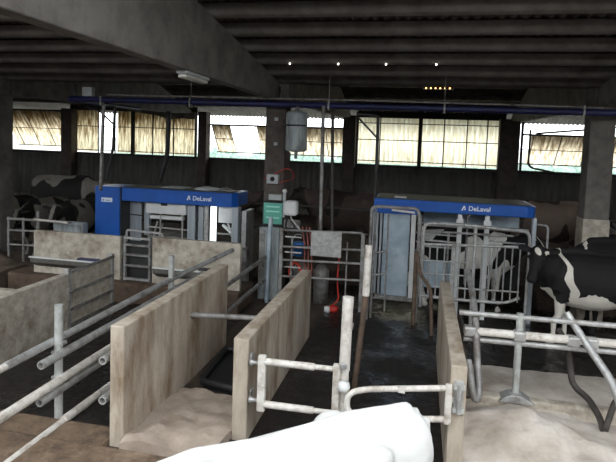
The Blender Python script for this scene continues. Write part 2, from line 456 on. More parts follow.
# ------------------------------------------------------------------ overhead services
bp = thing('overhead_pipe', 'long dark blue pipe running right across the barn below the roof', 'pipe', (-2, 9.8, 3.7))
MB().path([(-7.55, 13.5, 3.78), (-7.25, 10.6, 3.74), (-7.1, 9.8, 3.74), (8.5, 9.8, 3.66)], .055, 12, bend=.25).build('pipe_run', 'pipe_blue', bp)
for x in (-6.3, -4.4, -1.7, .35, 2.6, 4.6): MB().box(x-.015, x+.015, 9.735, 9.865, 3.62, 3.80).build('pipe_clamp', 'galv_dull', bp)
for x in (-4.4, -1.7, .35): MB().tube((x, 9.8, 3.74), (x, 9.8, ROOF(9.8)-.05), .008, 6).build('hanger_rod', 'galv_dull', bp)
cb = tag(MB().path([(-6.2, 9.78, 3.84), (-5.5, 9.78, 3.83), (-2.3, 9.78, 3.82), (-.5, 9.78, 3.81), (.4, 9.78, 3.8), (2.9, 9.78, 3.77)], .018, 6).build('conduit', 'galv_dull'),
    'thin grey conduit lying along the top of the blue overhead pipe', 'conduit')
tag(MB().box(-6.72, -6.5, 9.75, 9.87, 3.80, 3.98).build('junction_box', 'grey_box', bevel=.01), 'small pale junction box on the left end of the blue overhead pipe', 'box')
tag(MB().box(-7.0, -6.9, 9.75, 9.87, 3.80, 4.04).build('sensor_housing', 'black', bevel=.01), 'small dark housing left of the pale box on the blue overhead pipe', 'box')

lf = thing('strip_light', 'unlit clear covered strip light fixed below the upper left concrete beam', 'lamp', (-2.87, 6.4, 3.72))
MB().box(-2.94, -2.80, 6.1, 6.82, 3.79, 3.83).build('lamp_body', 'grey_box', lf, bevel=.01)
MB().box(-2.93, -2.81, 6.12, 6.8, 3.745, 3.79).build('lamp_cover', 'lens', lf, bevel=.02)
ll = thing('hanging_led_lamp', 'row of small warm orange lights hanging under the dark roof right of centre', 'lamp', (.3, 14.0, 4.48))
MB().box(-.05, .68, 13.95, 14.1, 4.48, 4.56).build('lamp_body', 'black_steel', ll, bevel=.01)
for k in range(6): MB().ball((.03+k*.115, 13.94, 4.50), .02, 8).build('bulb', 'led', ll)
for k in (0.05, .5): MB().tube((k, 14.0, 4.56), (k, 14.0, ROOF(14.0)-.04), .006, 6).build('cord', 'black_steel', ll)
for (x, lab) in ((-2.26, 'leftmost'), (-1.43, 'second from left'), (-.64, 'third from left'), (.16, 'rightmost')):
    pt = thing('ceiling_pin_light', lab+' of the four tiny white lights under the roof purlins', 'light', (x, 9.0, 4.33))
    MB().lathe((x, 9.0, 4.33), [(.008, 0), (.014, .01), (.014, .02), (.008, .03)], 10).build('bulb', 'pinlight', pt)
    MB().tube((x, 9.0, 4.36), (x, 9.0, ROOF(9)-.02), .005, 6).build('cord', 'black_steel', pt)
tag(MB().box(2.62, 2.75, 9.7, 9.85, 4.22, 4.34).build('floodlight', 'lens', bevel=.02), 'small pale lamp high on the right column', 'lamp') if False else None

# grey tank hanging beside the middle column
t = thing('hanging_tank', 'grey weathered cylindrical tank hanging beside the middle column', 'tank', (-2.27, 9.72, 2.84))
MB().lathe((-2.27, 9.72, 2.84), [(.03, -.12), (.03, 0), (.17, .02), (.2, .05), (.2, .70), (.17, .74), (.04, .76)], 20).build('tank_body', 'tank', t)
MB().path([(-2.33, 9.52, 2.84), (-2.33, 9.5, 2.6), (-2.3, 9.55, 2.55)], .012, 6).build('drain_hose', 'black', t)
MB().path([(-2.55, 9.95, 3.35), (-2.4, 9.50, 3.33), (-2.06, 9.55, 3.33)], .014, 6).build('tank_strap', 'black_steel', t)
MB().tube((-2.27, 9.72, 3.58), (-2.27, 9.8, 3.72), .03, 8).build('inlet_pipe', 'galv_dull', t)

# vertical drop pipes
def drop(pts, r, m, lab, bend=0):
    o = MB().path(pts, r, 10, bend=bend).build('drop_pipe', m); return tag(o, lab, 'pipe')
drop([(-1.79, 9.74, 3.70), (-1.76, 9.74, 1.42)], .035, 'galv_dull', 'left one of two grey vertical pipes dropping to the barred gate')
drop([(-1.64, 9.9, 3.62), (-1.60, 9.9, 2.3), (-1.56, 9.9, 1.3)], .03, 'dark_pipe', 'right one of two grey vertical pipes dropping behind the barred gate')
p = thing('bracket_pipe', 'black vertical pipe with diagonal stays right of the paired grey pipes', 'pipe', (-.8, 9.9, 2.0))
MB().path([(-1.2, 9.9, 3.58), (-.80, 9.9, 3.56), (-.79, 9.9, 2.0)], .03, 8, bend=.08).build('upright', 'black_steel', p)
MB().tube((-1.2, 9.9, 3.55), (-.8, 9.9, 3.15), .018, 8).build('diagonal_stay', 'black_steel', p)
p = thing('utility_post', 'thin grey upright pole left of the blue box, rising to the overhead pipe', 'pole', (-6.3, 9.8, 0))
MB().tube((-6.33, 9.9, 3.66), (-6.38, 9.9, 1.9), .035, 10).build('pole', 'galv_dull', p)
MB().path([(-6.1, 9.94, 3.62), (-6.13, 9.94, 2.8), (-6.28, 9.94, 2.1)], .03, 8).build('cable', 'black', p)
MB().path([(-6.75, 9.94, 3.60), (-6.45, 9.94, 3.52), (-6.12, 9.94, 3.25)], .02, 8).build('side_cable', 'black', p)
drop([(-5.4, 10.9, 3.6), (-5.42, 10.9, 2.6), (-5.6, 10.9, 2.05)], .05, 'black', 'thick black drooping hose behind the left blue machine', .2)

# ------------------------------------------------------------------ floor level concrete
S(MB().box(-7.6, -2.98, 8.75, 9.62, 0, .37).build('floor', 'kerb_dark', bevel=.02))
wet = MB().box(-1.56, .34, 3.9, 11.3, 0, .012); wet.box(.34, 9, 7.28, 11.3, 0, .012); wet.box(-5.18, -2.86, 4.87, 8.7, 0, .008)
w_ = wet.build('slurry', 'wet'); tag(w_, 'black wet slurry covering the alley floor between the stalls and the machines', 'slurry', kind='stuff')
k_ = MB().box(-8.5, -1.76, 3.9, 4.5, -.1, .06).box(-5.15, -2.86, 4.4, 4.86, -.1, .045)
tag(k_.build('stall_kerb', 'kerb', bevel=.05), 'brown soiled concrete kerb along the near end of the left stalls', 'kerb')
tag(MB().box(-9.5, -5.9, 7.95, 8.1, 0, .28).build('stall_kerb', 'conc_old', bevel=.02), 'low pale concrete kerb at the far left in front of the brown bedding', 'kerb')

def heightfield(name, x0, x1, y0, y1, f, m, step=.06, zb=-.15):
    nx = int((x1-x0)/step)+1; ny = int((y1-y0)/step)+1
    b = MB(); vs = []
    for j in range(ny):
        for i in range(nx):
            x = x0+(x1-x0)*i/(nx-1); y = y0+(y1-y0)*j/(ny-1); vs.append((x, y, f(x, y)))
    fs = [(j*nx+i, j*nx+i+1, (j+1)*nx+i+1, (j+1)*nx+i) for j in range(ny-1) for i in range(nx-1)]
    b.add(vs, fs, True)
    rim = [i for i in range(nx)]+[j*nx+nx-1 for j in range(1, ny)]+[(ny-1)*nx+i for i in range(nx-2, -1, -1)]+[j*nx for j in range(ny-2, 0, -1)]
    n = len(rim); sv = [vs[i] for i in rim]+[(vs[i][0], vs[i][1], zb) for i in rim]
    b.add(sv, [(i, (i+1) % n, n+(i+1) % n, n+i) for i in range(n)])
    return b.build(name, m)
def nz(x, y, s=1, o=0): return noise.fractal(Vector((x*s, y*s, o)), 1.0, 2.0, 4)
o = heightfield('sand_bedding', -2.685, -1.745, 4.5, 5.85, lambda x, y: .045+.05*nz(x, y, 2.2)+.03*nz(x, y, 6, 3)+.08*math.exp(-((y-4.7)/.5)**2)*(1 if x > -2.6 else .8)-.03*max(0, min(1, (y-6)/.5)), 'sand')
tag(o, 'beige sand bedding in the stall between the two pale concrete walls', 'sand', kind='stuff')
def rh(x, y):
    z = .17+.05*nz(x, y, 1.5, 5)+.04*nz(x, y, 5, 9)
    z += .26*math.exp(-((x-1.15)/.5)**2-((y-5.55)/.42)**2)+.05*math.exp(-((x-1.9)/.5)**2-((y-4.9)/.5)**2)
    z += .05*nz(x, y, 3, 2)*math.exp(-((y-5)/1.0)**2)
    if y > 6.35: z = .19+.02*nz(x, y, 2, 1)
    return z
o = heightfield('sand_bedding', .5, 6.4, 3.2, 7.26, rh, 'sand_white')
tag(o, 'pale sand bedding heaped in the stalls on the right', 'sand', kind='stuff')
o = heightfield('straw_bedding', -12, -7.7, 8.12, 9.95, lambda x, y: .25+.16*nz(x, y, 1.1, 4)+.3*math.exp(-((x+8.8)/1.3)**2-((y-9.3)/.8)**2), 'bedding', .1, 0)
tag(o, 'heaped brown bedding at the far left behind the low kerb', 'bedding', kind='stuff')

# stall partition walls
def swall(x0, x1, y0, y1, zt, lab, m='conc', lean=0):
    t = thing('stall_wall', lab, 'wall panel', ((x0+x1)/2, (y0+y1)/2, -.1))
    MB().box(x0, x1, y0, y1, -.1, zt).build('panel', m, t, bevel=.015)
    return t
sw1 = swall(-2.84, -2.69, 4.58, 7.42, 1.2, 'pale stained concrete stall wall at left of centre with pipe rails along its left side')
sw2 = swall(-1.74, -1.58, 5.0, 8.12, 1.05, 'concrete stall wall in the middle with the first pipe gate fixed to its right face')
sw3 = swall(.35, .495, 4.86, 8.0, 1.08, 'narrow looking concrete stall wall right of centre with a galvanised bracket on its end')
# white stained end faces are concrete; small form tie hole marks
for (x, y, z) in ((-2.77, 4.575, .3), (-2.68, 5.9, .3)):
    pass
w0 = thing('stall_wall', 'low stained concrete wall at the far left ending in a barred steel framed section', 'wall panel', (-5.26, 6, 0))
MB().box(-5.33, -5.2, 3.2, 7.24, 0, .88).build('panel', 'conc_old', w0, bevel=.015)
MB().box(-5.30, -5.23, 7.34, 8.44, .06, .86).build('end_panel', 'conc_old', w0, bevel=.01)
for y in (7.29, 8.48): MB().box(-5.31, -5.21, y-.04, y+.04, 0, .95).build('post', 'galv', w0, bevel=.01)
for z in (.9, .58, .3, .06): MB().box(-5.235, -5.195, 7.3, 8.5, z-.02, z+.02).build('bar', 'galv_dull', w0)
MB().box(-5.2, -5.17, 7.22, 7.30, .6, .68).build('hinge', 'galv', w0)

# cross pipe between the middle walls
tag(MB().tube((-2.70, 6.13, .84), (-1.73, 6.13, .89), .034, 10).build('cross_pipe', 'galv_dull'),
    'grey pipe spanning the stall between the two pale concrete walls', 'pipe')
# black rubber tray
t = MB()
t.add([(x, y, .10) for x, y in ((-2.42, 6.05), (-1.78, 5.95), (-1.78, 6.75), (-2.42, 6.85))], [(0, 1, 2, 3)])
outl = [(-2.50, 6.06), (-2.44, 5.97), (-1.82, 5.86), (-1.76, 5.92), (-1.76, 6.95), (-1.82, 7.0), (-2.50, 7.05), (-2.56, 7.0)]
t = MB().prism(outl, 'z', .003, .04)
t.path([(x, y, .09) for x, y in outl]+[(outl[0][0], outl[0][1], .09), (outl[1][0], outl[1][1], .09)], .045, 8)
tag(t.build('feed_tray', 'black'), 'shallow black rubber tray lying behind the sand in the middle stall', 'tray')
# stone behind the cow
st = MB().lathe((-.74, 4.75, 0), [(.075, 0), (.075, .36), (.065, .42), (.04, .455), (.01, .465)], 16).build('rubber_buffer', 'conc_grey')
tag(st, 'rounded grey stub below the middle pipe gate, partly behind the white cow', 'stub')

# ------------------------------------------------------------------ rails left of the wall
def rail_set(name, lab, cat, loc): return thing(name, lab, cat, loc)
r = thing('rail_fence', 'grey pipe rail fence with two white posts left of the pale concrete wall', 'fence', (-3.63, 6, 0))
MB().path([(-3.61, 4.87, 0), (-3.61, 4.87, 1.24)], .043, 14).build('post', 'pale_pipe', r)
MB().path([(-3.63, 7.5, 0), (-3.63, 7.5, 1.24)], .043, 14).build('post', 'pale_pipe', r)
MB().path([(-3.68, 2.2, .84), (-3.68, 4.3, .84)], .036, 12).build('rail', 'white_pipe', r)
MB().path([(-3.68, 4.2, .84), (-3.66, 7.5, .86), (-3.12, 8.8, 1.12)], .04, 12, bend=.3, wall=.7).build('rail', 'galv', r)
MB().path([(-3.55, 4.52, .74), (-3.55, 8.5, .74)], .043, 12, wall=.7).build('rail', 'galv', r)
MB().path([(-3.55, 2.2, .47), (-3.55, 8.6, .47)], .045, 12).build('rail', 'white_pipe', r)
MB().path([(-3.55, 4.5, .37), (-3.55, 8.6, .37)], .043, 12, wall=.7).build('rail', 'galv', r)
for z in (.84, .74, .47, .37): MB().box(-3.67, -3.54, 4.83, 4.91, z-.015, z+.015).build('clamp', 'galv', r)
r2 = thing('floor_rail', 'pale pipe lying low from the bottom left corner to the pale concrete wall', 'pipe', (-3.55, 4.4, 0))
MB().path([(-3.50, 2.0, .045), (-3.50, 4.9, .045)], .035, 12).build('pipe', 'white_pipe', r2)
MB().path([(-3.50, 4.8, .05), (-3.48, 5.9, .05), (-3.45, 7.2, .05)], .045, 12).build('sleeve', 'white_pipe', r2)
for z, d in ((.83, 'upper'), (.43, 'lower')):
    o = MB().path([(-2.93, 4.60, z), (-2.93, 7.4, z)], .042, 12, wall=.7).build('wall_pipe', 'galv')
    tag(o, d+' open ended grey pipe fixed along the left side of the pale concrete wall', 'pipe')
# rails beyond, towards the middle column
r = thing('rail_fence', 'two grey rails running back to a mottled post just below the teal box', 'fence', (-2.74, 8.6, 0))
MB().path([(-2.72, 9.62, 0), (-2.70, 9.62, .9), (-2.68, 9.62, 1.62)], .042, 12).build('post', 'steel_panel', r)
MB().path([(-2.76, 7.45, .84), (-2.76, 9.62, .86)], .034, 10).build('rail', 'galv_dull', r)
MB().path([(-2.76, 7.45, .42), (-2.76, 9.62, .44)], .034, 10).build('rail', 'galv_dull', r)

# ------------------------------------------------------------------ concrete trough walls and steps
t = thing('trough_wall', 'mottled concrete trough wall on the left in front of the blue box', 'trough', (-6.2, 8.95, .37))
MB().box(-7.16, -5.34, 8.92, 9.02, .37, 1.18).build('panel', 'conc_old', t, bevel=.01)
MB().prism([(8.92, .50), (8.76, .60), (8.74, .68), (8.77, .70), (8.92, .64)], 'x', -7.1, -5.5).build('trough', 'conc_grey', t)
MB().box(-7.12, -5.5, 8.73, 8.76, .69, .715).build('trough_lip', 'cabinet_white', t)
tag(MB().box(-6.15, -5.72, 8.775, 8.9, .66, .74).build('folded_cloth', 'bucket', bevel=.02), 'folded dark blue cloth lying in the left trough', 'cloth')
bpy.data.objects['folded_cloth'].data.materials[0] = M['pipe_blue']
t = thing('trough_wall', 'mottled concrete trough wall right of the steps in front of the left machine', 'trough', (-3.86, 8.95, .37))
MB().box(-4.70, -3.02, 8.92, 9.02, .37, 1.21).build('panel', 'conc_old', t, bevel=.01)
MB().prism([(8.92, .50), (8.76, .60), (8.74, .68), (8.77, .70), (8.92, .64)], 'x', -4.6, -3.3).build('trough', 'conc_grey', t)
MB().box(-4.6, -3.3, 8.73, 8.76, .69, .715).build('trough_lip', 'cabinet_white', t)
tag(MB().box(-3.75, -3.4, 8.775, 8.9, .66, .75).build('brush', 'black', bevel=.02), 'black brush lying in the trough right of the steps', 'brush')
t = thing('barred_step_gate', 'dark steel gate of horizontal bars between the two trough walls', 'gate', (-5.02, 9.0, .37))
MB().box(-5.28, -5.24, 8.93, 8.99, .37, 1.2).build('upright', 'galv_dull', t)
MB().box(-4.78, -4.74, 8.93, 8.99, .37, 1.2).build('upright', 'galv_dull', t)
for z, m in ((.41, 'galv'), (.66, 'galv_dull'), (.86, 'galv_dull'), (1.04, 'galv_dull'), (1.17, 'galv')):
    MB().box(-5.26, -4.74, 8.90, 8.96, z-.018, z+.018).build('bar', m, t)
MB().box(-5.26, -4.76, 9.03, 9.05, .4, 1.1).build('opening_dark', 'black_steel', t)  # black sheet stands in for the dark opening behind the bars
MB().path([(-5.25, 8.99, 1.10), (-5.25, 8.99, 1.30), (-4.55, 8.99, 1.28), (-4.55, 9.05, 1.12)], .022, 8, bend=.04).build('top_handrail', 'galv', t)

# ------------------------------------------------------------------ left milking machine
def logo(parent, x, y, z, s, txt='DeLaval'):
    # small emblem: a slanted A like mark made of two leaning strokes
    b = MB()
    b.prism([(x, z), (x+.03*s, z), (x+.065*s, z+.09*s), (x+.045*s, z+.11*s)], 'y', y-.004, y)
    b.prism([(x+.055*s, z+.11*s), (x+.075*s, z+.11*s), (x+.095*s, z+.02*s), (x+.06*s, z+.01*s), (x+.068*s, z+.05*s)], 'y', y-.004, y)
    b.build('emblem', 'letter', parent)
    text_mesh(txt, .145*s, 'lettering', 'letter', parent, (x+.15*s, y-.006, z+.005), 0, bold=.0018)
r1 = thing('milking_robot', 'left blue and white milking machine with a tall blue end box', 'milking machine', (-5.1, 11, 0))
bx = MB().box(-6.74, -6.16, 10.25, 10.98, .0, 1.955).build('end_box', 'blue', r1, bevel=.02)
MB().box(-6.15, -6.135, 10.26, 10.95, .35, 1.955).build('box_seam', 'black_steel', r1)
lb = MB().box(-6.58, -6.33, 10.238, 10.252, 1.63, 1.72).build('name_label', 'label', r1)
MB().box(-6.545, -6.525, 10.232, 10.239, 1.645, 1.69).build('mark', 'bucket', lb)
MB().box(-6.50, -6.37, 10.232, 10.239, 1.66, 1.672).build('mark', 'bucket', lb)
fa = MB().prism([(-6.13, 10.27), (-3.80, 10.27), (-3.70, 10.30), (-3.62, 10.45), (-3.62, 11.1), (-6.13, 11.1)], 'z', 1.67, 1.95).build('fascia', 'blue', r1, bevel=.015)
MB().box(-6.12, -3.74, 10.34, 10.95, 1.945, 1.965).build('top_cover', 'black_steel', r1)
logo(fa, -4.66, 10.268, 1.765, .88)
MB().box(-6.12, -5.86, 10.6, 10.64, .6, 1.66).build('side_panel', 'stainless', r1)
wc = MB().box(-5.66, -4.75, 10.42, 10.7, 1.42, 1.665).build('white_cabinet', 'cabinet_white', r1, bevel=.02)
MB().box(-5.3, -5.16, 10.405, 10.42, 1.60, 1.65).build('catch', 'black', wc)
MB().box(-5.84, -5.72, 10.7, 10.8, .9, 1.66).build('side_panel', 'stainless', r1)
MB().box(-5.6, -4.85, 10.5, 10.6, 1.30, 1.37).build('white_tray', 'cabinet_white', r1)
MB().box(-5.7, -4.7, 10.6, 11.4, .85, .92).build('machine_deck', 'galv_dull', r1)
MB().box(-4.72, -4.55, 10.45, 10.6, .4, 1.66).build('cover_panel', 'stainless', r1, bevel=.01)
MB().box(-4.5, -4.38, 10.5, 10.6, .4, 1.66).build('cover_panel', 'stainless', r1, bevel=.01)
MB().box(-4.33, -4.26, 10.4, 10.5, .4, 1.68).build('cover_panel', 'galv', r1, bevel=.01)
for (x, m) in ((-5.35, 'galv'), (-4.85, 'galv'), (-4.2, 'galv_dull')):
    MB().tube((x, 10.5, .5), (x, 10.5, 1.67), .02, 8).build('upright', m, r1)
MB().tube((-5.7, 10.52, 1.12), (-4.72, 10.52, 1.10), .018, 8).build('bar', 'galv', r1)
MB().tube((-6.12, 10.42, 1.38), (-5.72, 10.42, 1.36), .012, 8).build('bar', 'black_steel', r1)
MB().tube((-5.50, 10.5, .9), (-5.42, 10.5, 1.25), .02, 8).build('robot_arm', 'galv', r1)
MB().tube((-5.42, 10.55, .88), (-5.32, 10.55, 1.2), .015, 8).build('robot_arm', 'galv', r1)
tl = MB().box(-4.17, -4.05, 10.33, 10.42, .55, 1.67).build('glowing_strip', 'strip_glow', r1, bevel=.02)  # white strip with its own even glow
tag(tl, 'bright white vertical glowing strip')
rcb = MB().box(-4.03, -3.71, 10.45, 10.55, 1.32, 1.66).build('white_cabinet', 'cabinet_white', r1)
MB().box(-3.70, -3.56, 10.32, 10.5, .4, 1.67).build('corner_post', 'stainless', r1, bevel=.01)
MB().box(-3.50, -3.40, 10.36, 10.9, .3, 1.60).build('corner_post', 'galv', r1, bevel=.01)
MB().tube((-4.02, 10.4, 1.10), (-3.6, 10.4, 1.10), .018, 8).build('bar', 'galv', r1)
MB().tube((-4.02, 10.4, .92), (-3.6, 10.4, .92), .018, 8).build('bar', 'galv', r1)
MB().box(-4.02, -3.66, 10.5, 10.6, .5, .9).build('cover_panel', 'steel_panel', r1)
MB().path([(-3.98, 10.6, 1.25), (-3.8, 10.5, 1.15), (-3.7, 10.5, 1.0)], .035, 8).build('robot_arm', 'cabinet_white', r1)
MB().path([(-3.9, 10.6, 1.35), (-3.82, 10.55, 1.2), (-3.72, 10.55, 1.18)], .02, 8).build('robot_arm', 'cabinet_white', r1)
MB().box(-3.42, -3.18, 9.75, 9.95, .0, .95).build('side_bin', 'galv_dull', r1, bevel=.01)
# items on top of left machine
tag(MB().box(-5.35, -4.85, 10.5, 10.9, 1.967, 1.985).build('grey_tray', 'grey_box', bevel=.01), 'flat grey tray lying on top of the left machine near its blue box', 'tray')
tag(MB().lathe((-4.35, 10.6, 1.967), [(.25, 0), (.27, .03), (.12, .06), (.03, .08)], 16).build('round_cover', 'grey_box'), 'flat round pale cover on top of the left machine above its lettering', 'cover')
tag(MB().path([(-4.1, 10.6, 1.98), (-3.95, 10.65, 2.03), (-3.8, 10.55, 1.99), (-3.68, 10.6, 1.975)], .02, 8).build('coiled_hose', 'galv_dull'), 'short grey hose lying on the right end of the left machine', 'hose')

# ------------------------------------------------------------------ middle column equipment
t = thing('control_box', 'teal control box with pale stripes mounted on the middle column', 'control box', (-2.71, 9.9, 1.42))
MB().box(-2.92, -2.50, 9.86, 10.0, 1.42, 1.88).build('housing', 'black', t, bevel=.01)
MB().box(-2.89, -2.53, 9.845, 9.862, 1.46, 1.86).build('front_cover', 'teal', t)
for z in (1.79, 1.70, 1.58): MB().box(-2.84, -2.58, 9.838, 9.847, z-.014, z+.014).build('stripe', 'teal_light', t)
tag(MB().box(-2.82, -2.56, 9.9, 9.99, 1.91, 2.02).build('relay_box', 'grey_box', bevel=.01), 'grey relay box just above the teal control box', 'box')
t = thing('switch_box', 'small grey isolator switch box high on the middle column', 'switch', (-2.75, 9.95, 2.12))
MB().box(-2.87, -2.64, 9.9, 10.0, 2.22, 2.4).build('housing', 'grey_box', t, bevel=.01)
MB().lathe((-2.755, 9.9, 2.31), [(.045, 0), (.04, -.02), (.02, -.03)], 12, 'y').build('dial', 'black', t)
for (x, z, d) in ((-2.73, 3.45, 'upper'), (-2.73, 2.98, 'lower')):
    tag(MB().box(x-.03, x+.03, 9.95, 10.0, z-.03, z+.03).build('cable_socket', 'grey_box'), d+' tiny grey socket on the shaded upper middle column', 'socket')
t = thing('milk_meter', 'white plastic milk meter sticking out right of the teal box', 'meter', (-2.37, 9.85, 1.5))
MB().box(-2.47, -2.22, 9.72, 9.92, 1.65, 1.93).build('housing', 'cabinet_white', t, bevel=.05)
MB().tube((-2.49, 9.85, 1.6), (-2.49, 9.85, 2.1), .03, 10).build('inlet_tube', 'grey_box', t)
MB().ball((-2.49, 9.85, 2.1), .045, 10).build('knob', 'cabinet_white', t)
MB().path([(-2.35, 9.8, 1.66), (-2.33, 9.8, 1.58), (-2.1, 9.75, 1.35)], .018, 8).build('lever', 'galv', t)
MB().path([(-2.40, 9.8, 1.62), (-2.45, 9.8, 1.45), (-2.35, 9.8, 1.3), (-2.25, 9.8, 1.45), (-2.35, 9.8, 1.55)], .018, 8, bend=.06).build('hose_loop', 'black', t)
MB().box(-2.5, -2.2, 9.9, 10.0, 1.40, 1.55).build('bracket', 'galv_dull', t)
t = thing('steel_cabinet', 'tall mottled stainless cabinet standing below the teal control box', 'cabinet', (-2.78, 9.9, 0))
MB().box(-2.95, -2.56, 9.8, 9.98, 0, 1.40).build('cabinet_body', 'tank', t, bevel=.01)
MB().box(-2.94, -2.83, 9.79, 9.80, .3, 1.35).build('door_strip', 'galv_dull', t)
tag(MB().path([(-2.7, 9.99, 2.22), (-2.3, 9.95, 2.35), (-2.45, 9.97, 2.55), (-2.95, 9.98, 2.30)], .008, 6, bend=.2).build('red_cable', 'red'), 'thin red cable looping around the middle column above the teal box', 'cable')

# barred gate with plate
g = thing('barred_gate', 'grey steel five bar gate with a square plate in the passage between the machines', 'gate', (-1.65, 9.3, 0))
for x in (-2.38, -.92): MB().box(x-.03, x+.03, 9.27, 9.33, .1, 1.48).build('gate_post', 'galv_dull', g)
for z in (1.46, 1.16, .92, .62): MB().tube((-2.36, 9.3, z-.01), (-.94, 9.3, z+.03), .022, 8).build('bar', 'galv_dull', g)
MB().tube((-2.2, 9.36, 1.34), (-2.2, 9.36, .5), .02, 8).build('bar', 'galv_dull', g)
MB().tube((-1.2, 9.36, 1.3), (-1.2, 9.36, .3), .015, 8).build('bar', 'galv_dull', g)
MB().box(-1.83, -1.29, 9.24, 9.27, 1.04, 1.48).build('plate', 'galv', g)
for x0, z in ((-2.32, 1.33), (-2.32, 1.05), (-2.32, .78)): MB().tube((x0, 9.33, z), (x0+.3, 9.33, z), .016, 6).build('stub_bar', 'galv', g)
for (x, d) in ((-2.0, 'left'), (-1.93, 'middle'), (-1.87, 'right')):
    o = MB().path([(x-.05, 9.5, 1.5), (x, 9.5, 1.2), (x+.02, 9.5, .7), (x-.02, 9.5, .2), (x, 9.5, .02)], .014, 8, bend=.1).build('milk_hose', 'pinkred')
    tag(o, d+' one of three faded red hoses hanging behind the barred gate', 'hose')
tag(MB().path([(-1.36, 9.5, 1.0), (-1.37, 9.5, .5), (-1.33, 9.5, .22), (-1.45, 9.5, .1), (-1.5, 9.5, .03)], .014, 8, bend=.1).build('milk_hose', 'red'), 'single bright red hose below the square plate of the barred gate', 'hose')
tag(MB().lathe((-1.42, 9.45, .05), [(.02, -.05), (.09, -.03), (.10, .03), (.05, .07), (.02, .08)], 14).build('red_valve', 'red'), 'red valve on the floor under the barred gate', 'valve')
tag(MB().lathe((-1.52, 9.40, .012), [(.06, 0), (.06, .08), (.02, .1)], 14).build('white_cap', 'cabinet_white'), 'white cap on the floor left of the red valve', 'cap')
tag(MB().lathe((-1.03, 8.6, .012), [(.08, 0), (.09, .09), (.06, .12)], 14).build('white_cap', 'white_pipe'), 'dusty white cap on the wet floor before the barred gate', 'cap')
t = thing('bucket', 'blue plastic bucket hanging behind the left end of the barred gate', 'bucket', (-2.12, 9.55, .95))
MB().lathe((-2.12, 9.55, .95), [(.09, 0), (.12, .22), (.13, .22), (.13, .25), (.11, .25)], 18).build('bucket_body', 'bucket', t)
MB().path([(-2.24, 9.55, 1.18), (-2.2, 9.55, 1.35), (-2.04, 9.55, 1.35), (-2.0, 9.55, 1.18)], .008, 6, bend=.08).build('bucket_handle', 'galv', t)
ring = [(-2.16+.10*math.cos(a), 9.5, .66+.17*math.sin(a)) for a in [2*PI*i/16 for i in range(17)]]
tag(MB().path(ring, .03, 8).build('hose_reel', 'orange'), 'orange red coiled hose hanging at the left end of the barred gate', 'hose')
for (x, lab) in ((-2.15, 'left grey pump canister behind the barred gate'), (-1.75, 'right grey pump canister behind the barred gate')):
    tag(MB().lathe((x, 9.95, 0), [(.14, 0), (.15, .5), (.15, .62), (.08, .72), (.03, .75)], 16).build('pump_canister', 'galv_dull'), lab, 'canister')

# ------------------------------------------------------------------ right milking machine
r2_ = thing('milking_robot', 'right blue topped milking machine with a black and white cow inside', 'milking machine', (.6, 10.6, 0))
fa = MB().prism([(-.80, 9.85), (1.84, 9.85), (1.95, 9.9), (2.0, 10.02), (2.0, 10.98), (-.80, 10.98)], 'z', 1.86, 2.06).build('fascia', 'blue', r2_, bevel=.015)
MB().box(-.76, 1.9, 9.92, 10.95, 2.055, 2.07).build('top_cover', 'black_steel', r2_)
MB().box(-.80, .02, 9.83, 9.87, 1.80, 2.02).build('fascia_corner', 'blue', r2_)
logo(fa, .735, 9.848, 1.925, .80)
MB().box(-.62, -.14, 9.88, 9.94, .28, 1.80).build('front_panel', 'steel_panel', r2_, bevel=.01)
for x in (-.80, -.73, -.66): MB().box(x-.02, x+.02, 9.86, 9.95, .3, 1.80).build('panel_rib', 'stainless', r2_, bevel=.005)
MB().box(-.12, -.04, 9.82, 9.93, .28, 1.80).build('door_jamb', 'cabinet_white', r2_, bevel=.005)
MB().box(-.72, -.02, 9.85, 9.96, .2, .28).build('threshold', 'galv_dull', r2_)
for k in range(9): MB().tube((-.02, 9.9, .35+k*.16), (.09, 9.9, .38+k*.16), .018, 6).build('grille_bar', 'galv', r2_)
MB().tube((.09, 9.9, .3), (.09, 9.9, 1.6), .022, 8).build('grille_bar', 'cabinet_white', r2_)
MB().box(.1, 1.9, 10.94, 10.98, 1.52, 1.86).build('rear_cabinet', 'steel_panel', r2_)
MB().box(.1, .62, 10.05, 10.12, .45, .95).build('service_panel', 'steel_panel', r2_)
for z in (1.45, 1.33, 1.22): MB().tube((.12, 10.0, z), (.7, 10.0, z-.01), .018, 8).build('inner_rail', 'galv', r2_)
for (x, m) in ((.72, 'cabinet_white'), (1.18, 'cabinet_white')):
    MB().box(x-.04, x+.04, 9.78, 9.86, 0, 1.86).build('front_post', m, r2_, bevel=.01)
    MB().box(x-.06, x+.06, 9.75, 9.80, 1.70, 1.78).build('post_bracket', 'cabinet_white', r2_)
MB().box(1.93, 2.0, 9.84, 9.94, 0, 1.86).build('front_post', 'stainless', r2_, bevel=.01)
MB().tube((.1, 9.98, 1.62), (1.9, 9.98, 1.62), .03, 8).build('top_rail', 'galv', r2_)
MB().path([(.12, 10.0, .1), (.12, 10.0, 1.5)], .02, 8).build('inner_upright', 'galv', r2_)
MB().path([(.55, 10.0, .1), (.55, 10.0, 1.5)], .02, 8).build('inner_upright', 'galv', r2_)
MB().path([(.86, 9.9, .6), (.86, 9.9, 1.80), (.9, 9.9, 1.85)], .018, 8).build('hose', 'galv_dull', r2_)
MB().box(.2, 1.95, 11.0, 11.1, .3, .9).build('feed_manger', 'black_steel', r2_)
MB().path([(1.36, 9.95, 1.5), (1.25, 9.95, .3)], .018, 8).build('inner_upright', 'cabinet_white', r2_)
MB().path([(1.25, 9.95, 1.4), (1.85, 9.95, 1.38)], .018, 8).build('inner_rail', 'galv', r2_)
